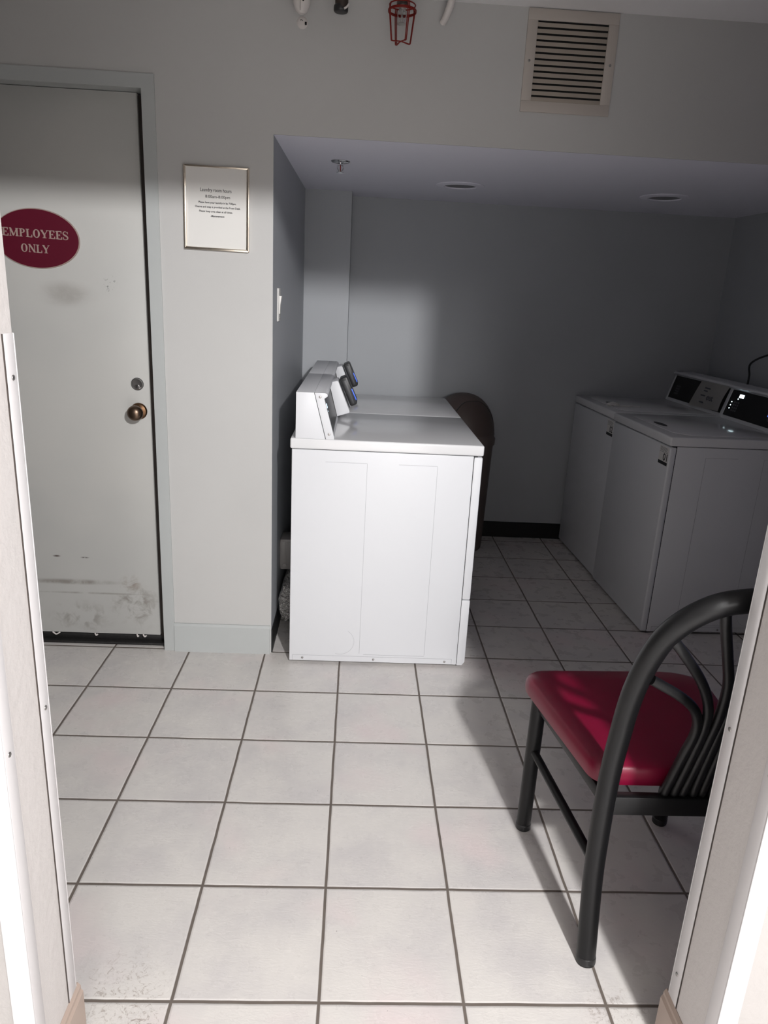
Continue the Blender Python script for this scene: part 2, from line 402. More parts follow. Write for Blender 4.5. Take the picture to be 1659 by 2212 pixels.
b = newbm(); lathe(b, [(0, .028), (.012, .028), (.018, .032), (.0255, .040), (.0285, .050), (.028, .058), (.024, .068), (.015, .0745), (0, .077)], 40, Matrix.Translation((kx, 0, kz)) @ Matrix.Rotation(PI/2, 4, 'X'))
obj('door_knob', b, M['bronze'], dr, label='round aged brass knob')
lx, lz = -.480-ox, 1.062
b = newbm(); lathe(b, [(0, .005), (.0165, .006), (.0185, .008), (.021, .006), (.0225, 0), (0, 0)], 36, Matrix.Translation((lx, 0, lz)) @ Matrix.Rotation(PI/2, 4, 'X'))
lk = obj('lock_cylinder', b, M['cyl'], dr, label='grey metal lock cylinder')
b = newbm(); tube(b, [(lx+.0215*math.cos(2*PI*i/36), -.001, lz+.0215*math.sin(2*PI*i/36)) for i in range(36)], .0018, 8, smooth=False, closed=True); obj('ring', b, M['seam'], lk, label='dark ring round the lock')
b = newbm(); cyl(b, (lx, -.005, lz-.008), (lx, -.0085, lz-.008), .0075, n=20); obj('plug', b, M['chrome'], lk)
b = newbm(); box(b, (lx-.001, -.0092, lz-.013), (lx+.001, -.0080, lz-.003)); obj('keyhole', b, M['dark'], lk)
# dirt flakes hanging below the leaf
b = newbm()
for (x, w) in ((-.87, .03), (-.70, .012), (-.53, .008), (-.505, .014)):
    tube(b, [(x-ox, -.004, .040), (x-ox+w*.5, -.008, .032), (x-ox+w, -.006, .034+w*.2)], .003, 6)
obj('peeling_paint', b, M['pipe_white'], dr, label='flakes of peeling white paint')

# ------------------------------------------------------------------ EMPLOYEES ONLY plaque
sg = thing('door_sign', 'oval burgundy EMPLOYEES ONLY plaque on the pale grey door', 'sign', (-.802, 1.57, 1.551), 0)
def oval(a, bb, y0, y1, n=72, r=0):
    t = newbm(); A = [t.verts.new((a*math.cos(2*PI*i/n), y0, bb*math.sin(2*PI*i/n))) for i in range(n)]
    B = [t.verts.new(((a-r)*math.cos(2*PI*i/n), y1, (bb-r)*math.sin(2*PI*i/n))) for i in range(n)]
    t.faces.new(A); t.faces.new(B[::-1])
    for i in range(n): t.faces.new((A[i], B[i], B[(i+1) % n], A[(i+1) % n]))
    bmesh.ops.recalc_face_normals(t, faces=t.faces[:]); return t
TILT = math.radians(1.2)
o = obj('plaque_rim', oval(.148, .0995, 0, -.0045, r=.001), M['sign_text'], sg, label='thin tan rim'); o.rotation_euler.y = TILT
o = obj('plaque', oval(.1445, .096, -.003, -.0055), M['burg_sign'], sg); o.rotation_euler.y = TILT
# serif capitals drawn as thick and thin strokes; unit box 1 high
NS = [0]
def slab(bm, poly):
    # one stroke as a closed solid; each a hair different in height so that crossings stay clean
    NS[0] = (NS[0]+1) % 9; h = .0012+NS[0]*.00002
    prism(bm, poly, 0, -h, 'XZ')
def stroke(bm, p, q, w0, w1=None):
    w1 = w0 if w1 is None else w1
    p = Vector((p[0], 0, p[1])); q = Vector((q[0], 0, q[1])); d = (q-p).normalized(); nn = Vector((-d.z, 0, d.x))
    vs = [p+nn*w0/2, p-nn*w0/2, q-nn*w1/2, q+nn*w1/2]
    slab(bm, [(v.x, v.z) for v in vs])
def ringstroke(bm, cx, cz, rx, rz, a0, a1, thick, thin, n=20):
    prev = None
    for i in range(n+1):
        a = a0+(a1-a0)*i/n; w = thin+(thick-thin)*abs(math.cos(a))
        o_ = (cx+rx*math.cos(a), cz+rz*math.sin(a)); i_ = (cx+(rx-w)*math.cos(a), cz+(rz-thin-(w-thin)*.15)*math.sin(a))
        if prev: slab(bm, [prev[0], o_, i_, prev[1]])
        prev = (o_, i_)
def letter(ch):
    bm = newbm(); T, t_, s = .21, .10, .085
    def stem(x, serif=.10, z0=0, z1=1, w=T):
        stroke(bm, (x, z0), (x, z1), w)
        for z in (z0+s/2, z1-s/2): stroke(bm, (x-w/2-serif, z), (x+w/2+serif, z), s)
    if ch == 'E':
        stem(.2); stroke(bm, (.2, .97), (.72, .97), t_); stroke(bm, (.69, 1), (.69, .74), t_); stroke(bm, (.2, .52), (.52, .52), t_)
        stroke(bm, (.52, .40), (.52, .64), .05); stroke(bm, (.2, .03), (.76, .03), t_); stroke(bm, (.74, 0), (.74, .28), t_); W = .82
    if ch == 'L':
        stem(.2); stroke(bm, (.2, .03), (.74, .03), t_); stroke(bm, (.72, 0), (.72, .3), t_); W = .80
    if ch == 'P':
        stem(.2); ringstroke(bm, .38, .73, .34, .27, -PI/2, PI/2, T, t_); stroke(bm, (.2, .97), (.4, .97), t_); stroke(bm, (.2, .49), (.4, .49), t_); W = .78
    if ch == 'M':
        stem(.15, .08, w=.08); stem(.98, .08, w=T); stroke(bm, (.17, .98), (.56, .06), T, T); stroke(bm, (.56, .06), (.95, .98), .08, .08); W = 1.2
    if ch == 'N':
        stem(.15, .09, w=.08); stem(.83, .09, w=.08); stroke(bm, (.17, .96), (.82, .04), T, T); W = 1.0
    if ch == 'O':
        ringstroke(bm, .45, .5, .43, .53, 0, 2*PI, T+.02, t_, 40); W = .94
    if ch == 'Y':
        stroke(bm, (.45, 0), (.45, .47), T); stroke(bm, (.22, s/2), (.68, s/2), s); stroke(bm, (.10, .97), (.45, .42), T, T); stroke(bm, (.82, .97), (.47, .42), .08, .08)
        stroke(bm, (-.02, .97), (.28, .97), s); stroke(bm, (.68, .97), (.94, .97), s); W = .92
    if ch == 'S':
        pts = [(.60, .72), (.58, .86), (.45, .96), (.30, .99), (.14, .92), (.08, .78), (.13, .64), (.30, .53), (.48, .43), (.60, .30), (.60, .15), (.48, .04), (.32, .0), (.16, .04), (.08, .16), (.06, .30)]
        cc = catmull([(x, 0, z) for x, z in pts], 4)
        for i in range(len(cc)-1):
            u = i/(len(cc)-1); w = .07+.13*math.exp(-((u-.5)/.2)**2)
            a, c2 = cc[i], cc[i+1]; e = (c2-a)*.15; stroke(bm, ((a-e).x, (a-e).z), ((c2+e).x, (c2+e).z), w)
        stroke(bm, (.62, .70), (.62, 1.0), .05); stroke(bm, (.05, 0), (.05, .32), .05); W = .70
    return bm, W
def word(body, width, height, y):
    out = newbm(); x = 0; items = []
    for ch in body:
        bm, W = letter(ch); items.append((bm, x)); x += W+.06
    tot = x-.06
    for bm, xo in items:
        mx = Matrix.Scale(width/tot, 4, (1, 0, 0)) @ Matrix.Scale(height, 4, (0, 0, 1)) @ Matrix.Translation((xo-tot/2, 0, -.5))
        merge(out, bm, mx)
    for v in out.verts: v.co.y += y
    return out
for wd, wdt, zo, xo in (('EMPLOYEES', .226, .0165, -.003), ('ONLY', .098, -.033, -.006)):
    bm = word(wd, wdt, .0265, -.0052); place(bm, (xo, 0, zo)); o = obj('lettering', bm, M['sign_text'], sg, smooth=False, label='raised serif letters reading '+wd); o.rotation_euler.y = TILT

# ------------------------------------------------------------------ framed notice
nf = thing('framed_notice', 'silver framed laundry room hours notice on the wall beside the door', 'notice', (-.1665, YW, 1.6745), 0)
W2, H2 = .110, .1335; TR = math.radians(.6)
b = newbm(); box(b, (-W2+.002, -.008, -H2+.002), (W2-.002, -.0005, H2-.002)); pp = obj('paper', b, M['paper'], nf); pp.rotation_euler.y = TR
b = newbm()
for s in (-1, 1):
    prism(b, [(s*W2, -H2), (s*W2, H2), (s*(W2-.008), H2-.008), (s*(W2-.008), -H2+.008)], -.014, -.0005, 'XZ', .0015)
prism(b, [(-W2, -H2), (W2, -H2), (W2-.008, -H2+.008), (-W2+.008, -H2+.008)], -.014, -.0005, 'XZ', .0015)
prism(b, [(-W2+.001, H2-.0005), (W2-.001, H2-.0005), (W2-.008, H2-.006), (-W2+.008, H2-.006)], -.012, -.0005, 'XZ', .001)
fr = obj('picture_frame', b, M['frame_metal'], nf); fr.rotation_euler.y = TR
for body, w, h, cx_, z, soft in (('Laundry room hours', .105, .0145, -.002, .0565, 1), ('8:00am-8:00pm', .083, .0115, .004, .0365, 1),
        ('Please have your laundry in by 7:00pm.', .127, .0082, .003, .0180, 0), ('Change and soap is provided at the Front Desk.', .153, .0082, .004, .0040, 0),
        ('Please keep area clean at all times.', .113, .0082, -.002, -.0100, 0), ('-Management', .047, .0080, .003, -.0245, 0)):
    bm = text_bm(body, w, h, .0003, .004 if soft else .02); place(bm, (cx_, -.0081, z))
    t_ = obj('printed_line', bm, M['ink'], nf, smooth=False); t_.rotation_euler.y = TR

# ------------------------------------------------------------------ wall vent
vt = thing('air_vent', 'square louvred air vent high on the wall above the alcove', 'vent', (.987, YW, 2.178), 0)
def frame_bm(x, z, w, y0, y1, r=.0015):
    bm = newbm()
    box(bm, (-x, y0, z-w), (x, y1, z), r); box(bm, (-x, y0, -z), (x, y1, -z+w), r)
    box(bm, (-x, y0, -z+w), (-x+w, y1, z-w), r*.2); box(bm, (x-w, y0, -z+w), (x, y1, z-w), r*.2); return bm
obj('vent_frame', frame_bm(.149, .149, .033, -.006, 0), M['vent'], vt)
b = newbm(); box(b, (-.116, -.0012, -.116), (.116, -.0006, .116)); obj('duct_opening', b, M['dark'], vt, label='dark opening behind the louvres')
n = 13
for i in range(n):
    z = .116-.232*(i+.62)/n; bm = newbm()
    prism(bm, [(-.0052, z-.0070), (-.0060, z-.0062), (-.0026, z+.0056), (-.0014, z+.0056)], -.117, .117, 'YZ')
    obj('slat', bm, M['slat'], vt, smooth=False)
for x in (-.134, .134):
    bm = newbm(); cyl(bm, (x, -.0055, 0), (x, -.008, 0), .0042, n=16, bev=.001); obj('screw', bm, M['screw'], vt)

# ------------------------------------------------------------------ light switch on the alcove's left wall
sw = thing('light_switch', 'white light switch on the narrow side wall of the alcove', 'light switch', (.0242, 1.690, 1.368), 0)
b = newbm(); box(b, (0, -.036, -.060), (.0055, .036, .060), .0018); obj('switch_plate', b, M['paper'], sw)
b = newbm(); prism(b, [(.004, -.033), (.0085, -.033), (.0095, 0), (.0145, .033), (.004, .033)], -.016, .016, 'XZ', .001); obj('rocker', b, M['paper'], sw)
for z in (-.048, .048):
    b = newbm(); cyl(b, (.005, 0, z), (.0065, 0, z), .003, n=12); obj('screw', b, M['screw'], sw)

# ------------------------------------------------------------------ ceiling items in the alcove
sp = thing('fire_sprinkler', 'chrome fire sprinkler hanging from the alcove ceiling', 'sprinkler', (.234, 1.98, zc(1.98)), 0)
b = newbm(); lathe(b, [(0, .002), (.037, .002), (.038, -.002), (.034, -.006), (.020, -.009), (.012, -.010), (0, -.010)], 40); obj('escutcheon', b, M['chrome'], sp)
b = newbm(); cyl(b, (0, 0, -.008), (0, 0, -.016), .008, n=20)
for s in (-1, 1): tube(b, [(s*.008, 0, -.014), (s*.011, 0, -.024), (s*.007, 0, -.034), (0, 0, -.038)], .0020, 8)
obj('sprinkler_frame', b, M['chrome'], sp)
b = newbm(); cyl(b, (0, 0, -.016), (0, 0, -.036), .0022, n=10); obj('heat_bulb', b, M['red'], sp, label='thin red glass bulb')
b = newbm(); lathe(b, [(0, -.038), (.006, -.038), (.015, -.0415), (.0155, -.043), (.006, -.0405), (0, -.040)], 30); obj('deflector', b, M['chrome'], sp)

def downlight(x, y, label, tilt):
    t = thing('recessed_light', label, 'ceiling light', (x, y, zc(y)), 0, 'recessed lights in the alcove ceiling')
    bm = newbm(); lathe(bm, [(.073, -.004), (.076, -.009), (.095, -.008), (.110, -.004), (.111, -.001), (.104, .0), (.073, 0)], 56)
    o_ = obj('trim_ring', bm, M['ceil_alcove'], t); o_.rotation_euler = (tilt, 0, 0)
    bm = newbm(); lathe(bm, [(0, -.0035), (.074, -.0035), (.074, -.0015), (0, -.0015)], 48)
    o_ = obj('lens', bm, M['lens'], t, label='unlit grey lens'); o_.rotation_euler = (tilt, 0, 0)
    return t
downlight(.773, 2.46, 'unlit recessed ceiling light nearest the fire sprinkler', math.radians(.6))
downlight(1.735, 2.46, 'unlit recessed ceiling light farther right, above the washers', 0)

# ------------------------------------------------------------------ laundry machines
# local axes: x from the back (0) to the front (.711), y to the user's right, z up
DEP = .711
def slant(z): return .119+(1.078-z)/(1.078-.917)*.043        # front face of the console
def machine(kind, Wd, label, group):
    t = thing(kind, label, 'washing machine' if kind == 'washing_machine' else 'clothes dryer', (0, 0, 0), 0, group)
    E_ = M['enamel']
    # cabinet with faint embossed panels, the shade of their lines painted grey
    b = newbm(); box(b, (.006, .004, .012), (.6755, Wd-.004, .870), .003); cb_ = obj('cabinet', b, E_, t); b = newbm()
    for y, s in ((.004, -1), (Wd-.004, 1)):
        y0, y1 = (y-.0006, y+.001) if s < 0 else (y-.001, y+.0006)
        def rail(x0, z0, x1, z1):
            box(b, (min(x0, x1), y0, min(z0, z1)), (max(x0, x1), y1, max(z0, z1)))
        b = newbm()
        for x in (.283, .543): rail(x, .050, x+.0012, .826)
        for x0, x1 in ((.13, .283), (.40, .543)): rail(x0, .826, x1, .8272)
        rail(.30, .045, .543, .0462)
        rail(.018, .036, .655, .0372); rail(.018, .014, .0192, .0372); rail(.655, .014, .6562, .0372)
        n_ = 26; a0 = -1.9
        pts = [(.206+.055*math.cos(a0+2.9*i/n_), y, .100+.055*math.sin(a0+2.9*i/n_)) for i in range(n_+1)]
        tube(b, pts, .0006, 4, 1)
        obj('pressed_line', b, M['emboss_shade'], cb_, smooth=False)
    for s, y in ((-1, .0042), (1, Wd-.0042)):
        for x in (.058, .341, .627):
            bm = newbm(); cyl(bm, (x, y, .025), (x, y+s*.002, .025), .0048, n=14, bev=.001); obj('screw', bm, M['screw'], t)
    # dark gap lines (seams) between cabinet, lid and front
    b = newbm(); box(b, (.010, .008, .866), (.690, Wd-.008, .8735)); box(b, (.672, .006, .02), (.678, Wd-.006, .868)); obj('seam_gasket', b, M['seam'], t, label='dark gap between the panels')
    # front panel(s)
    if kind == 'tumble_dryer':
        b = newbm(); box(b, (.6765, .003, .298), (.709, Wd-.003, .8665), .005); fp = obj('door_panel', b, E_, t)
        b = newbm(); box(b, (.7085, .10, .40), (.718, Wd-.10, .78), .004); dd = obj('door', b, E_, t)
        b = newbm(); box(b, (.717, .12, .56), (.722, .15, .64), .002); obj('handle', b, M['enamel_slab'], dd)
        b = newbm(); prism(b, [(.6765, .010), (.698, .010), (.709, .026), (.709, .294), (.6765, .294)], .003, Wd-.003, 'XZ', .003); obj('toe_panel', b, E_, t)
    else:
        b = newbm(); box(b, (.6765, .003, .012), (.706, Wd-.003, .8665), .007, 3); obj('front_panel', b, E_, t)
    for x in (.06, .62):
        for y in (.06, Wd-.06):
            b = newbm(); cyl(b, (x, y, 0), (x, y, .014), .018, n=16); obj('leveling_foot', b, M['black'], t)
    # top slab
    b = newbm(); box(b, (0, 0, .872), (DEP, Wd, .911), .006, 3); tp = obj('top', b, M['enamel_slab'], t)
    if kind == 'washing_machine':
        bm = newbm(); pl = [(.17, .05), (.60, .05), (.655, .11), (.655, Wd-.11), (.60, Wd-.05), (.17, Wd-.05)]
        prism(bm, pl, .911, .9145, 'XY', .0015); ld = obj('lid', bm, M['enamel_slab'], t)
        bm = newbm(); lathe(bm, [(0, 0), (.042, 0), (.040, .0008), (0, .001)], 28, Matrix.Translation((.615, Wd*.5, .9145)) @ Matrix.Scale(.45, 4, (1, 0, 0)) @ Matrix.Scale(1.5, 4, (0, 1, 0)))
        obj('finger_recess', bm, M['seam'], ld, label='dark finger recess')
    # console
    prof = [(.019, .911), (.019, 1.078), (.122, 1.078), (.131, 1.074), (.132, 1.066), (.119, 1.058), (.1235, 1.045)]
    low = [(slant(.917)+.002, .911)]
    b = newbm()
    prism(b, [(.019, .911), (.019, 1.078), (.083, 1.078), (.127, .911)], 0, Wd, 'XZ', .001)
    prism(b, [(.084, 1.0775), (.118, 1.0775), (.116, 1.055), (.152, .925), (.158, .911), (.1285, .911)], .018, Wd-.018, 'XZ')
    prism(b, [(.084, 1.078), (.122, 1.078), (.130, 1.0745), (.132, 1.0665), (.118, 1.0575), (.118, 1.066)], .016, Wd-.016, 'XZ', .0006)
    for y0, y1 in ((0, .018), (Wd-.018, Wd)):
        prism(b, [(.0845, 1.078), (.122, 1.078), (.130, 1.0745), (.132, 1.0665), (.1195, 1.0575), (.1585, .920), (.159, .911), (.1290, .911)], y0, y1, 'XZ', .0008)
    cs = obj('console', b, E_, t)
    b = newbm(); prism(b, [(.0832, 1.0765), (.0842, 1.0765), (.1282, .912), (.1272, .912)], -.0002, Wd+.0002, 'XZ'); obj('console_seam', b, M['seam'], cs)
    for y, s in ((0, -1), (Wd, 1)):
        for x, z in ((.105, 1.0635), (.140, .930)):
            bm = newbm(); cyl(bm, (x, y, z), (x, y+s*.0018, z), .0048, n=14, bev=.0008); obj('screw', bm, M['screw'], cs)
    # black control panel on the slope
    th = math.atan2(.036, .130)                 # tilt of the slope from vertical
    b = newbm(); prism(b, [(.1165, 1.055), (.1185, 1.055), (.1535, .928), (.1515, .928)], .019, Wd-.019, 'XZ'); pn = obj('control_panel', b, M['panel'], t)
    def onpanel(y, u, v, w, h, m, name, par=pn, d=.0006, lab=None):
        # small flat mark on the slope: y across, u down the slope from its top
        f = Vector((.1186, 0, 1.055)); dv = Vector((.035, 0, -.127)).normalized(); nn = Vector((.127, 0, .035)).normalized()
        c = f+dv*u; bm = newbm()
        vs = [c+dv*(-h/2), c+dv*(h/2)]
        P_ = [vs[0]+Vector((0, y-w/2, 0)), vs[0]+Vector((0, y+w/2, 0)), vs[1]+Vector((0, y+w/2, 0)), vs[1]+Vector((0, y-w/2, 0))]
        A = [bm.verts.new(p+nn*.0002) for p in P_]; B = [bm.verts.new(p+nn*d) for p in P_]
        bm.faces.new(A); bm.faces.new(B)
        for i in range(4): bm.faces.new((A[i], A[(i+1) % 4], B[(i+1) % 4], B[i]))
        bmesh.ops.recalc_face_normals(bm, faces=bm.faces[:]); o_ = obj(name, bm, m, par, smooth=False, label=lab); return o_
    return t, onpanel, pn

def reader(t, Wd, off=0.):
    # white housing with the black card reader, toward the user's right end of the console
    y0, y1 = Wd-.20+off, Wd-.065+off
    b = newbm(); prism(b, [(.118, 1.063), (.150, 1.073), (.156, 1.070), (.207, .948), (.205, .941), (.155, .925)], y0, y1, 'XZ', .0015)
    hs = obj('reader_housing', b, M['enamel'], t)
    b = newbm(); pr = [(.160, 1.078), (.184, 1.089), (.192, 1.086), (.2375, .986), (.2345, .977), (.2135, .968), (.208, .971)]
    prism(b, pr, y0+.012, y1-.012, 'XZ', .003); rd = obj('card_reader', b, M['black'], hs, label='black card reader')
    b = newbm(); prism(b, [(.171, 1.070), (.185, 1.077), (.228, .984), (.214, .978)], y0+.0105, y1-.0105, 'XZ', .001); obj('reader_side', b, M['reader_face'], rd)
    b = newbm(); prism(b, [(.2105, 1.0395), (.2135, 1.041), (.2345, .9965), (.2315, .995)], y0+.0085, y0+.030, 'XZ', .0005); obj('status_light', b, M['led_blue'], rd, label='glowing blue status light')
    return hs

DW = .640
d1, onp, pn = machine('tumble_dryer', DW, 'white coin laundry dryer nearest the doorway, its plain side toward the camera', 'white dryers in the alcove')
for y, u, w, h in ((.052, .031, .026, .016), ): onp(y, u, 0, w, h, M['led_white'], 'display', lab='pale blue lit display')
onp(.058, .052, 0, .004, .004, M['led_white'], 'indicator')
for i in range(3):
    for j in range(2): onp(.045+.016*i, .086+.014*j, 0, .009, .008, M['glyph'], 'printed_symbol')
reader(d1, DW)
d1.location = (.099, 1.435, 0)
d2 = dup(d1); d2.location = (.099, 2.079, 0)
d2['label'] = 'white coin laundry dryer standing behind the nearest dryer, against the pilaster'

WW = .655
w1, onp, pn = machine('washing_machine', WW, 'white top loading washing machine numbered 01 with a lit control panel', 'white washers on the right')
def marks(lit, onp):
    if lit:
        onp(.115, .024, 0, .040, .017, M['led_bright'], 'display', lab='bright cool white display')
        onp(.094, .040, 0, .006, .005, M['led_bright'], 'indicator')
        for k in range(3): onp(.050, .060+.016*k, 0, .006, .005, M['led_bright'], 'indicator')
    for i in range(3):
        for j in range(4): onp(.078+.017*i, .058+.014*j, 0, .011, .009, M['glyph'], 'printed_symbol')
marks(True, onp); reader(w1, WW, .064)
w2, onp2, pn2 = machine('washing_machine', WW, 'white washing machine numbered 02 against the back wall with a paper note on its panel', 'white washers on the right')
marks(False, onp2)
def locate(t, cx_, cy_, deg, Wd):
    f = math.radians(deg); c, s = math.cos(f), math.sin(f)
    t.location = (cx_-DEP*c+Wd*s, cy_-DEP*s-Wd*c, 0); t.rotation_euler.z = f
locate(w1, 1.662, 1.802, 181.8, WW); locate(w2, 1.650, 2.464, 181.6, WW)
def numlabel(t, num, Wd):
    # sticker near the top right corner of the front: text lines on top, number right, dark band at the foot (the code square stays out)
    lb = newbm(); x = .706; y0, y1, z0, z1 = Wd-.098, Wd-.012, .782, .862
    box(lb, (x, y0, z0), (x+.0006, y1, z1)); L = obj('number_label', lb, M['paper'], t, label='white label with the number '+num)
    b_ = newbm(); box(b_, (x+.0005, y0, z0), (x+.0010, y1, z0+.014)); obj('label_band', b_, M['ink'], L)
    b_ = newbm(); box(b_, (x+.0005, y0+.004, z0+.053), (x+.0009, y1-.004, z0+.0545))
    for k in range(4): box(b_, (x+.0005, y0+.006, z0+.059+k*.0045), (x+.0008, y1-.010-.006*(k % 2), z0+.0605+k*.0045))
    obj('label_print', b_, M['ink_soft'], L)
    bm = text_bm(num, .040, .032, .0004, .015); place(bm, (x+.0006, y1-.026, z0+.034), rz=PI/2); obj('number', bm, M['ink'], L, smooth=False)
numlabel(w1, '01', WW); numlabel(w2, '02', WW)

# paper note taped over the right half of the back washer's panel
nt = thing('paper_note', 'white paper note taped to the console of the back washer', 'note', (0, 0, 0))
b = newbm(); N1, N2 = 10, 6; vs = []
ph = w2.rotation_euler.z; mw = Matrix.Translation(w2.location) @ Matrix.Rotation(ph, 4, 'Z')
for i in range(N1+1):
    row = []
    for j in range(N2+1):
        u, v = i/N1, j/N2
        y = .315+.318*u+.035*(v-.5)*-1*(1-.6*u); z = 1.064-.130*v-.012*(1-u)*v
        x = .1225+(1.055-z)*.2756+.006*math.sin(v*PI)*(.3+u)+.006*u
        row.append(b.verts.new(mw @ Vector((x, y, z))))
    vs.append(row)
for i in range(N1):
    for j in range(N2): b.faces.new((vs[i][j], vs[i+1][j], vs[i+1][j+1], vs[i][j+1]))
g = bmesh.ops.solidify(b, geom=b.faces[:], thickness=.0006)
bmesh.ops.recalc_face_normals(b, faces=b.faces[:]); obj('sheet', b, M['paper'], nt)
for body, w, h, yy, zz in (('out', .055, .026, .49, .985), ('WASHER', .075, .018, .425, 1.028), ('RUNS', .045, .016, .42, .957)):
    pass
bm = text_bm('out', .070, .028, .0005, .02); place(bm, (0, 0, 0), rz=PI/2)
f_ = Matrix.Rotation(-math.atan(.2756), 4, 'Y'); bmesh.ops.transform(bm, matrix=mw @ Matrix.Translation((.1525, .505, .985)) @ f_, verts=bm.verts[:]); obj('handwriting', bm, M['ink_soft'], nt, smooth=False)
for (y, z, w) in ((.44, 1.030, .06), (.43, 1.015, .04), (.42, .99, .05), (.43, .955, .045)):
    b = newbm(); c = mw @ Vector((.1225+(1.055-z)*.2756+.0075, y, z))
    box(b, (c.x-.0015, c.y-w/2, c.z-.0035), (c.x+.0005, c.y+w/2, c.z+.0035))
    obj('faded_writing', b, M['ink_soft'], nt, smooth=False)
# crumpled tissue and papers left on the back washer
b = newbm(); t_ = newbm(); bmesh.ops.create_icosphere(t_, subdivisions=3, radius=1)
for v in t_.verts:
    r = 1+.28*math.sin(v.co.x*7+1)*math.cos(v.co.y*6)+.18*math.sin(v.co.z*9+v.co.x*5); v.co = Vector((v.co.x*.030*r, v.co.y*.022*r, abs(v.co.z)*.016*r))
merge(b, t_, Matrix.Translation((1.715, 2.70, .9155))); box(b, (1.73, 2.672, .9150), (1.86, 2.690, .9185), .001, mx=None)
tag(obj('crumpled_paper', b, M['paper']), 'crumpled white paper lying on the lid of the back washer', 'paper')

# cable looping on the wall above the right washer
b = newbm(); tube(b, [(2.285, 2.43, 1.086), (2.285, 2.43, 1.13), (2.27, 2.41, 1.19), (2.33, 2.38, 1.235), (2.40, 2.34, 1.25), (2.419, 2.30, 1.22)], .005, 8)
tag(obj('power_cable', b, M['black']), 'thin dark cable looping up the wall behind the lit washer', 'cable')

# ------------------------------------------------------------------ foil duct and vent box behind the dryers
b = newbm(); pts = []; n = 60
t_ = newbm(); rings = []
for i in range(n+1):
    u = i/n; y = 1.67+u*.45; rr = 1+.10*math.sin(u*n*PI*.5)+.05*random.random()
    rings.append([t_.verts.new((.067+.027*rr*math.cos(a)*(1+.08*random.uniform(-1, 1)), y+.004*random.uniform(-1, 1), .150+.072*rr*math.sin(a)*(1+.08*random.uniform(-1, 1)))) for a in [2*PI*q/22 for q in range(22)]])
for A, B in zip(rings, rings[1:]):
    for q in range(22): t_.faces.new((A[q], A[(q+1) % 22], B[(q+1) % 22], B[q]))
t_.faces.new(rings[0][::-1]); t_.faces.new(rings[-1]); bmesh.ops.recalc_face_normals(t_, faces=t_.faces[:]); merge(b, t_)
tag(obj('foil_duct', b, M['foil']), 'crumpled silver foil duct behind the nearest dryer', 'duct')
vb = thing('vent_box', 'grey white plastic vent box on the wall behind the nearest dryer', 'vent box', (.0245, 1.88, .235))
b = newbm(); box(b, (0, -.055, 0.01), (.055, .055, .150), .006); box(b, (.0, -.0565, .03), (.024, -.052, .14), .002); box(b, (.029, -.0565, .03), (.052, -.052, .14), .002); obj('box', b, M['plastic_grey'], vb)
b = newbm(); cyl(b, (.02, -.056, .03), (.02, -.060, .03), .009, n=18, bev=.001); obj('knockout', b, M['plastic_grey'], vb)

# ------------------------------------------------------------------ swing-top bin behind the dryers
bn = thing('trash_bin', 'brown dome topped swing lid trash bin in the dark behind the dryers', 'trash bin', (.945, 2.942, 0))
b = newbm(); lathe(b, [(0, 0), (.158, 0), (.166, .008), (.168, .03), (.183, .60), (.185, .640), (.180, .645), (0, .645)], 64); obj('bin_body', b, M['bin'], bn)
b = newbm(); pr = [(.183, .632), (.1925, .636), (.1935, .668), (.187, .678)]
for i in range(13):
    a = (PI/2)*i/12; pr.append((.185*math.cos(a)**.9 if i < 12 else 0, .690+.226*math.sin(a)))
lathe(b, pr, 64); ldm = obj('dome_lid', b, M['bin'], bn)
# flap: slightly proud arched patch of the dome, edged by a dark gap
def domept(az, el, k=1.): return Vector((.185*k*math.cos(el)**.9*math.cos(az), .185*k*math.cos(el)**.9*math.sin(az), .690+.226*k*math.sin(el)))
b = newbm(); AZ = math.radians(-70); N1, N2 = 18, 12; g = []
for i in range(N1+1):
    du = (i/N1*2-1); row = []
    top = .98*math.sqrt(max(0, 1-abs(du)**3.2))
    for j in range(N2+1): row.append(b.verts.new(domept(AZ+du*.88, .03+top*j/N2, 1.012)))
    g.append(row)
for i in range(N1):
    for j in range(N2): b.faces.new((g[i][j], g[i+1][j], g[i+1][j+1], g[i][j+1]))
bmesh.ops.remove_doubles(b, verts=b.verts[:], dist=1e-5); bmesh.ops.recalc_face_normals(b, faces=b.faces[:])
fl = obj('swing_flap', b, M['bin_flap'], bn)
b = newbm(); pts = [domept(AZ+(i/30*2-1)*.90, .02+1.0*math.sqrt(max(0, 1-abs(i/30*2-1)**3.2)), 1.008) for i in range(31)]
tube(b, pts, .0022, 6, 1, smooth=False); obj('flap_gap', b, M['seam'], fl)

# ------------------------------------------------------------------ fittings under the room ceiling
b = newbm(); lathe(b, [(0, -.046), (.010, -.045), (.020, -.036), (.026, -.018), (.0275, .0), (.028, .045), (0, .045)], 32, Matrix.Translation((.118, 1.44, 2.288)))
ph_ = thing('pipe_hanger', 'white plastic pipe hanger with a dark slot at the top of the wall', 'pipe hanger', (0, 0, 0))
obj('hanger_body', b, M['pipe_white'], ph_)
b = newbm(); box(b, (.122, 1.4095, 2.268), (.1275, 1.413, 2.335), .002); box(b, (.1155, 1.4105, 2.244), (.1162, 1.4135, 2.335)); obj('slot', b, M['dark'], ph_)
b = newbm(); lathe(b, [(0, -.007), (.010, -.006), (.016, -.003), (.018, 0), (0, 0)], 28, Matrix.Translation((.114, YW, 2.243)) @ Matrix.Rotation(PI/2, 4, 'X') @ Matrix.Scale(-1, 4, (0, 0, 1)))
wc = thing('wall_plug', 'small round white plug on the wall below the white pipe hanger', 'wall plug', (0, 0, 0)); bmesh.ops.recalc_face_normals(b, faces=b.faces[:]); obj('plug_cap', b, M['pipe_white'], wc)
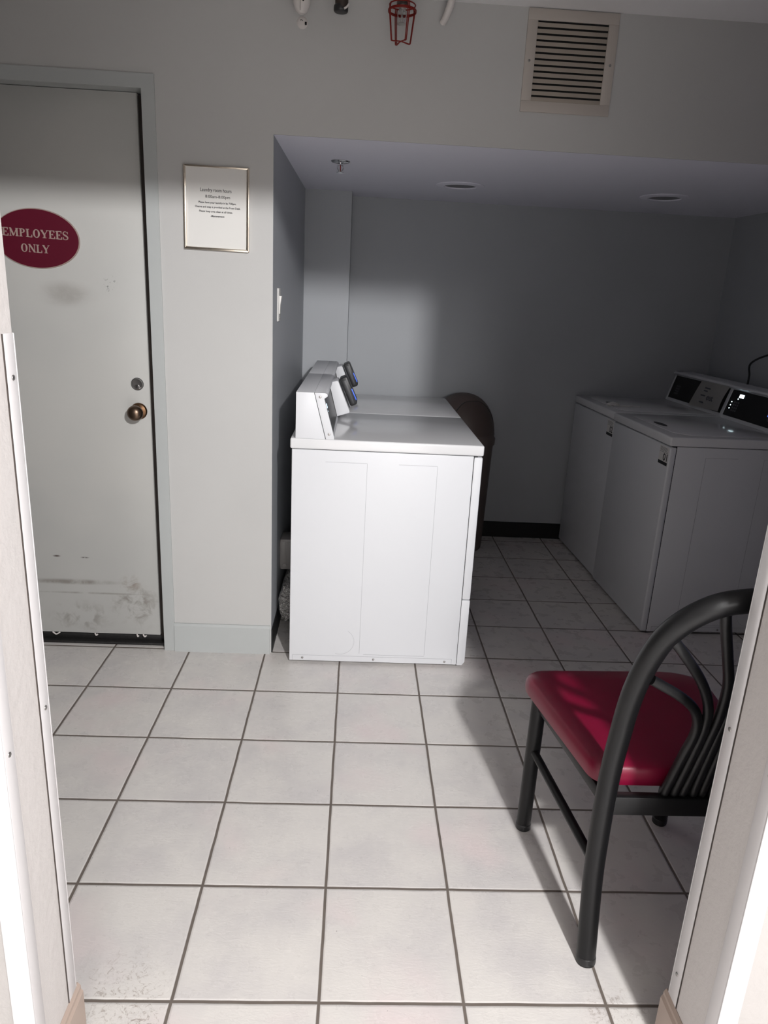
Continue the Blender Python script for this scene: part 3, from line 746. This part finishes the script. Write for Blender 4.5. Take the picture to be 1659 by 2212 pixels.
b = newbm(); box(b, (.1225, YW-.0085, 2.236), (.1285, YW-.004, 2.244), .001); tube(b, [(.108, YW-.0075, 2.247), (.112, YW-.008, 2.249), (.116, YW-.0075, 2.246)], .0008, 5); obj('hole', b, M['dark'], wc)
pb = thing('capped_pipe', 'dark capped pipe end at the top of the wall between hanger and sprinkler cage', 'pipe', (0, 0, 0))
b = newbm(); cyl(b, (.241, 1.44, 2.262), (.241, 1.44, 2.334), .0205, n=28, bev=.004); obj('pipe', b, M['pipe_dark'], pb)
b = newbm(); cyl(b, (.239, 1.442, 2.254), (.239, 1.442, 2.275), .0225, n=28, bev=.006); obj('rubber_cap', b, M['black'], pb)
b = newbm(); tube(b, [(.250, 1.419, 2.258), (.258, 1.420, 2.264), (.263, 1.425, 2.272)], .003, 6); obj('paint_drip', b, M['pipe_white'], pb)

cg = thing('sprinkler_cage', 'red wire guard cage around a fire sprinkler under a dark pipe', 'sprinkler guard', (.4285, 1.42, 2.29))
b = newbm(); cyl(b, (0, 0, -.012), (0, 0, .044), .018, n=24); obj('pipe', b, M['pipe_dark'], cg)
b = newbm()
for z, r in ((-.012, .040), (-.026, .0425), (-.030, .0425)): tube(b, [(r*math.cos(2*PI*i/32), r*math.sin(2*PI*i/32), z) for i in range(32)], .0019, 8, smooth=False, closed=True)
for k in range(4):
    for d_ in (-.06, .06):
        a = PI/4*.55+PI/2*k+d_; c_, s_ = math.cos(a), math.sin(a)
        tube(b, [(.040*c_, .040*s_, -.010), (.0425*c_, .0425*s_, -.028), (.038*c_, .038*s_, -.07), (.0335*c_, .0335*s_, -.106), (.030*c_, .030*s_, -.112), (.012*c_, .012*s_, -.110), (0, 0, -.109)], .0017, 6, k=3)
obj('wire_guard', b, M['red'], cg)
b = newbm(); cyl(b, (0, 0, -.012), (0, 0, -.026), .010, n=20); cyl(b, (0, 0, -.026), (0, 0, -.060), .0035, n=12)
for s in (-1, 1): tube(b, [(s*.009, 0, -.024), (s*.013, 0, -.040), (s*.006, 0, -.056), (0, 0, -.060)], .0016, 6)
lathe(b, [(0, -.060), (.013, -.061), (.0145, -.063), (0, -.063)], 24)
obj('sprinkler_head', b, M['steel'], cg)
b = newbm(); pts = [(.592, 1.45, 2.338), (.583, 1.45, 2.315), (.578, 1.46, 2.295), (.570, 1.475, 2.275), (.562, 1.495, 2.262)]
tube(b, pts, lambda u: .0125-.002*u, 14)
for v in b.verts: v.co += Vector((random.uniform(-1, 1), random.uniform(-1, 1), random.uniform(-1, 1)))*.0010
tag(obj('insulated_pipe', b, M['pipe_white']), 'rough white wrapped pipe at the top of the wall, right of the red cage', 'pipe')

# ------------------------------------------------------------------ the chair
CX = 1.080
ch = thing('dining_chair', 'black tubular metal chair with burgundy vinyl seat and fan back', 'chair', (CX, .30, 0))
def L(p): return (p[0]-CX, p[1]-.30, p[2])
left = [(.902, .107, .0), (.9005, .125, .13), (.900, .138, .257), (.902, .140, .452), (.903, .122, .589), (.9015, .097, .684), (.904, .074, .752), (.908, .055, .799), (.917, .037, .843), (.934, .018, .882), (.960, .002, .914), (.992, -.007, .934), (1.035, -.012, .944), (CX, -.013, .947)]
right = [(2*CX-x, y, z) for x, y, z in left[:-1]][::-1]
b = newbm(); tube(b, [L(p) for p in left+right], .0218, 20, 5); obj('back_tube', b, M['chair'], ch)
def yr(z): return .146-.158*(z-.42)/.525
rods = [[(-.052, .418), (-.050, .46), (-.045, .55), (-.041, .605), (-.047, .645), (-.067, .682), (-.105, .714), (-.160, .743)],
        [(-.031, .418), (-.029, .47), (-.026, .595), (-.029, .645), (-.037, .682), (-.056, .724), (-.085, .768), (-.130, .822), (-.152, .848)],
        [(-.012, .418), (-.010, .47), (-.007, .60), (-.008, .667), (-.019, .745), (-.043, .813), (-.070, .883), (-.082, .922)]]
for rd_ in rods:
    for s in (1, -1):
        pts = []
        for (dx, z) in rd_: pts.append(L((CX+s*dx, yr(z), z)))
        tb = [q for q in left if abs(q[2]-rd_[-1][1]) < .06]; e = min(tb, key=lambda q: abs(q[2]-rd_[-1][1]))
        pts[-1] = (pts[-1][0], (pts[-1][1]+L(e)[1])/2 if True else 0, pts[-1][2])
        b = newbm(); tube(b, pts, .0102, 14, 5); obj('back_rod', b, M['chair'], ch)
b = newbm(); box(b, L((.905, .129, .377)), L((2*CX-.905, .151, .423)), .004); obj('rear_rail', b, M['chair'], ch)
# seat: rounded trapezoid cushion
def rounded(poly, rad, n=6):
    out = []
    for i, p in enumerate(poly):
        p = Vector(p); a = Vector(poly[i-1]); c = Vector(poly[(i+1) % len(poly)]); r = rad[i]
        u = (a-p).normalized(); v = (c-p).normalized()
        for k in range(n+1):
            tt = k/n; out.append((p+u*r*(1-tt)**2+v*r*tt**2))
    return out
poly = [(.884, .168), (1.274, .168), (1.318, .622), (.806, .604)]
out = rounded(poly, [.045, .045, .11, .075])
cen = Vector((1.075, .39)); b = newbm(); rings = []
prof = [(.965, .421), (.995, .424), (1.0, .436), (.998, .450), (.985, .461), (.955, .468), (.85, .474), (.6, .479), (.3, .481)]
for k, z in prof:
    rings.append([b.verts.new(L(((cen+(p-cen)*k).x, (cen+(p-cen)*k).y, z-.006*max(0, 1-abs((cen+(p-cen)*k).y-.60)/.05)*(1 if k > .9 else 0)))) for p in out])
for A, B in zip(rings, rings[1:]):
    n = len(A)
    for i in range(n): b.faces.new((A[i], A[(i+1) % n], B[(i+1) % n], B[i]))
b.faces.new(rings[0][::-1]); b.faces.new(rings[-1]); bmesh.ops.recalc_face_normals(b, faces=b.faces[:])
obj('seat', b, M['vinyl'], ch, angle=60)
# seat frame
b = newbm()
def bar(p, q, w, h):
    p = Vector(L(p)); q = Vector(L(q)); d = q-p; t2 = newbm(); box(t2, (0, -w/2, -h/2), (d.length, w/2, h/2), .003)
    merge(b, t2, Matrix.Translation(p) @ d.to_track_quat('X', 'Z').to_matrix().to_4x4())
bar((.846, .545, .408), (.904, .150, .403), .018, .030); bar((1.268, .560, .408), (1.256, .150, .403), .018, .030); bar((.850, .545, .408), (1.266, .560, .408), .018, .030)
obj('seat_frame', b, M['chair'], ch)
for (x0, y0, x1, y1) in ((.851, .532, .849, .520), (1.257, .565, 1.262, .552)):
    b = newbm(); cyl(b, L((x0, y0, .004)), L((x1, y1, .425)), .0198, n=22); lg = obj('front_leg', b, M['chair'], ch)
    b = newbm(); cyl(b, L((x0, y0, 0)), L((x0, y0-.0005, .022)), .0206, n=22, bev=.004); obj('foot_cap', b, M['black'], lg)
for x in (.902, 2*CX-.902):
    b = newbm(); cyl(b, L((x, .1065, 0)), L((x, .1095, .020)), .0222, n=22, bev=.004); obj('foot_cap', b, M['black'], ch)
for (p, q) in (((.850, .515, .262), (.902, .135, .238)), ((1.260, .548, .262), (1.258, .135, .238))):
    b = newbm(); tube(b, [L(p), L(q)], .0112, 14, smooth=False); obj('side_stretcher', b, M['chair'], ch)

# ------------------------------------------------------------------ light
def area(name, loc, size, power, col, rot=(0, 0, 0), shape='DISK', sy=None):
    l = bpy.data.lights.new(name, 'AREA'); l.shape = shape; l.size = size; l.energy = power; l.color = col
    if sy: l.size_y = sy
    o_ = bpy.data.objects.new(name, l); o_.location = loc; o_.rotation_euler = rot; COL.objects.link(o_); return o_
# the hall's ceiling lamp behind the camera
lp = bpy.data.lights.new('hall_lamp', 'SPOT'); lp.energy = 400; lp.spot_size = math.radians(169); lp.spot_blend = .03; lp.shadow_soft_size = .055; lp.color = (1, .99, .995)
lo = bpy.data.objects.new('hall_lamp', lp); lo.location = (1.16, -2.0, 2.34); COL.objects.link(lo)
lp2 = bpy.data.lights.new('far_hall_lamp', 'SPOT'); lp2.energy = 800; lp2.spot_size = math.radians(172); lp2.spot_blend = .03; lp2.shadow_soft_size = .6; lp2.color = (1, .99, .98)
lo2 = bpy.data.objects.new('far_hall_lamp', lp2); lo2.location = (1.05, -6.6, 2.36); COL.objects.link(lo2)

w = bpy.data.worlds.new('World'); scene.world = w; w.use_nodes = True
w.node_tree.nodes['Background'].inputs[0].default_value = (.36, .38, 1, 1)
w.node_tree.nodes['Background'].inputs[1].default_value = .2  # weak bluish fill, enters by the opening added on the right

# ------------------------------------------------------------------ camera (solved from the tile grid and the wall edges)
cam = bpy.data.cameras.new('camera'); co = bpy.data.objects.new('camera', cam); COL.objects.link(co)
pitch, yaw, roll = map(math.radians, (16.7169855, 2.57098762, 2.9603959))
F = Vector((math.sin(yaw)*math.cos(pitch), math.cos(yaw)*math.cos(pitch), -math.sin(pitch)))
Rt = Vector((math.cos(yaw), -math.sin(yaw), 0)); U = Rt.cross(F)
R2 = Rt*math.cos(roll)+U*math.sin(roll); U2 = -Rt*math.sin(roll)+U*math.cos(roll)
mx = Matrix((R2, U2, -F)).transposed().to_4x4(); mx.translation = Vector((1.10455669*.305, -3.74838061*.305, 4.65430477*.305))
co.matrix_world = mx
cam.sensor_fit = 'HORIZONTAL'; cam.sensor_width = 36; cam.lens = 36*1551.62/1659; cam.clip_start = .02
scene.camera = co
vs_ = scene.view_settings; vs_.view_transform = 'Standard'; vs_.look = 'None'; vs_.gamma = 1; vs_.exposure = 0; vs_.use_curve_mapping = False
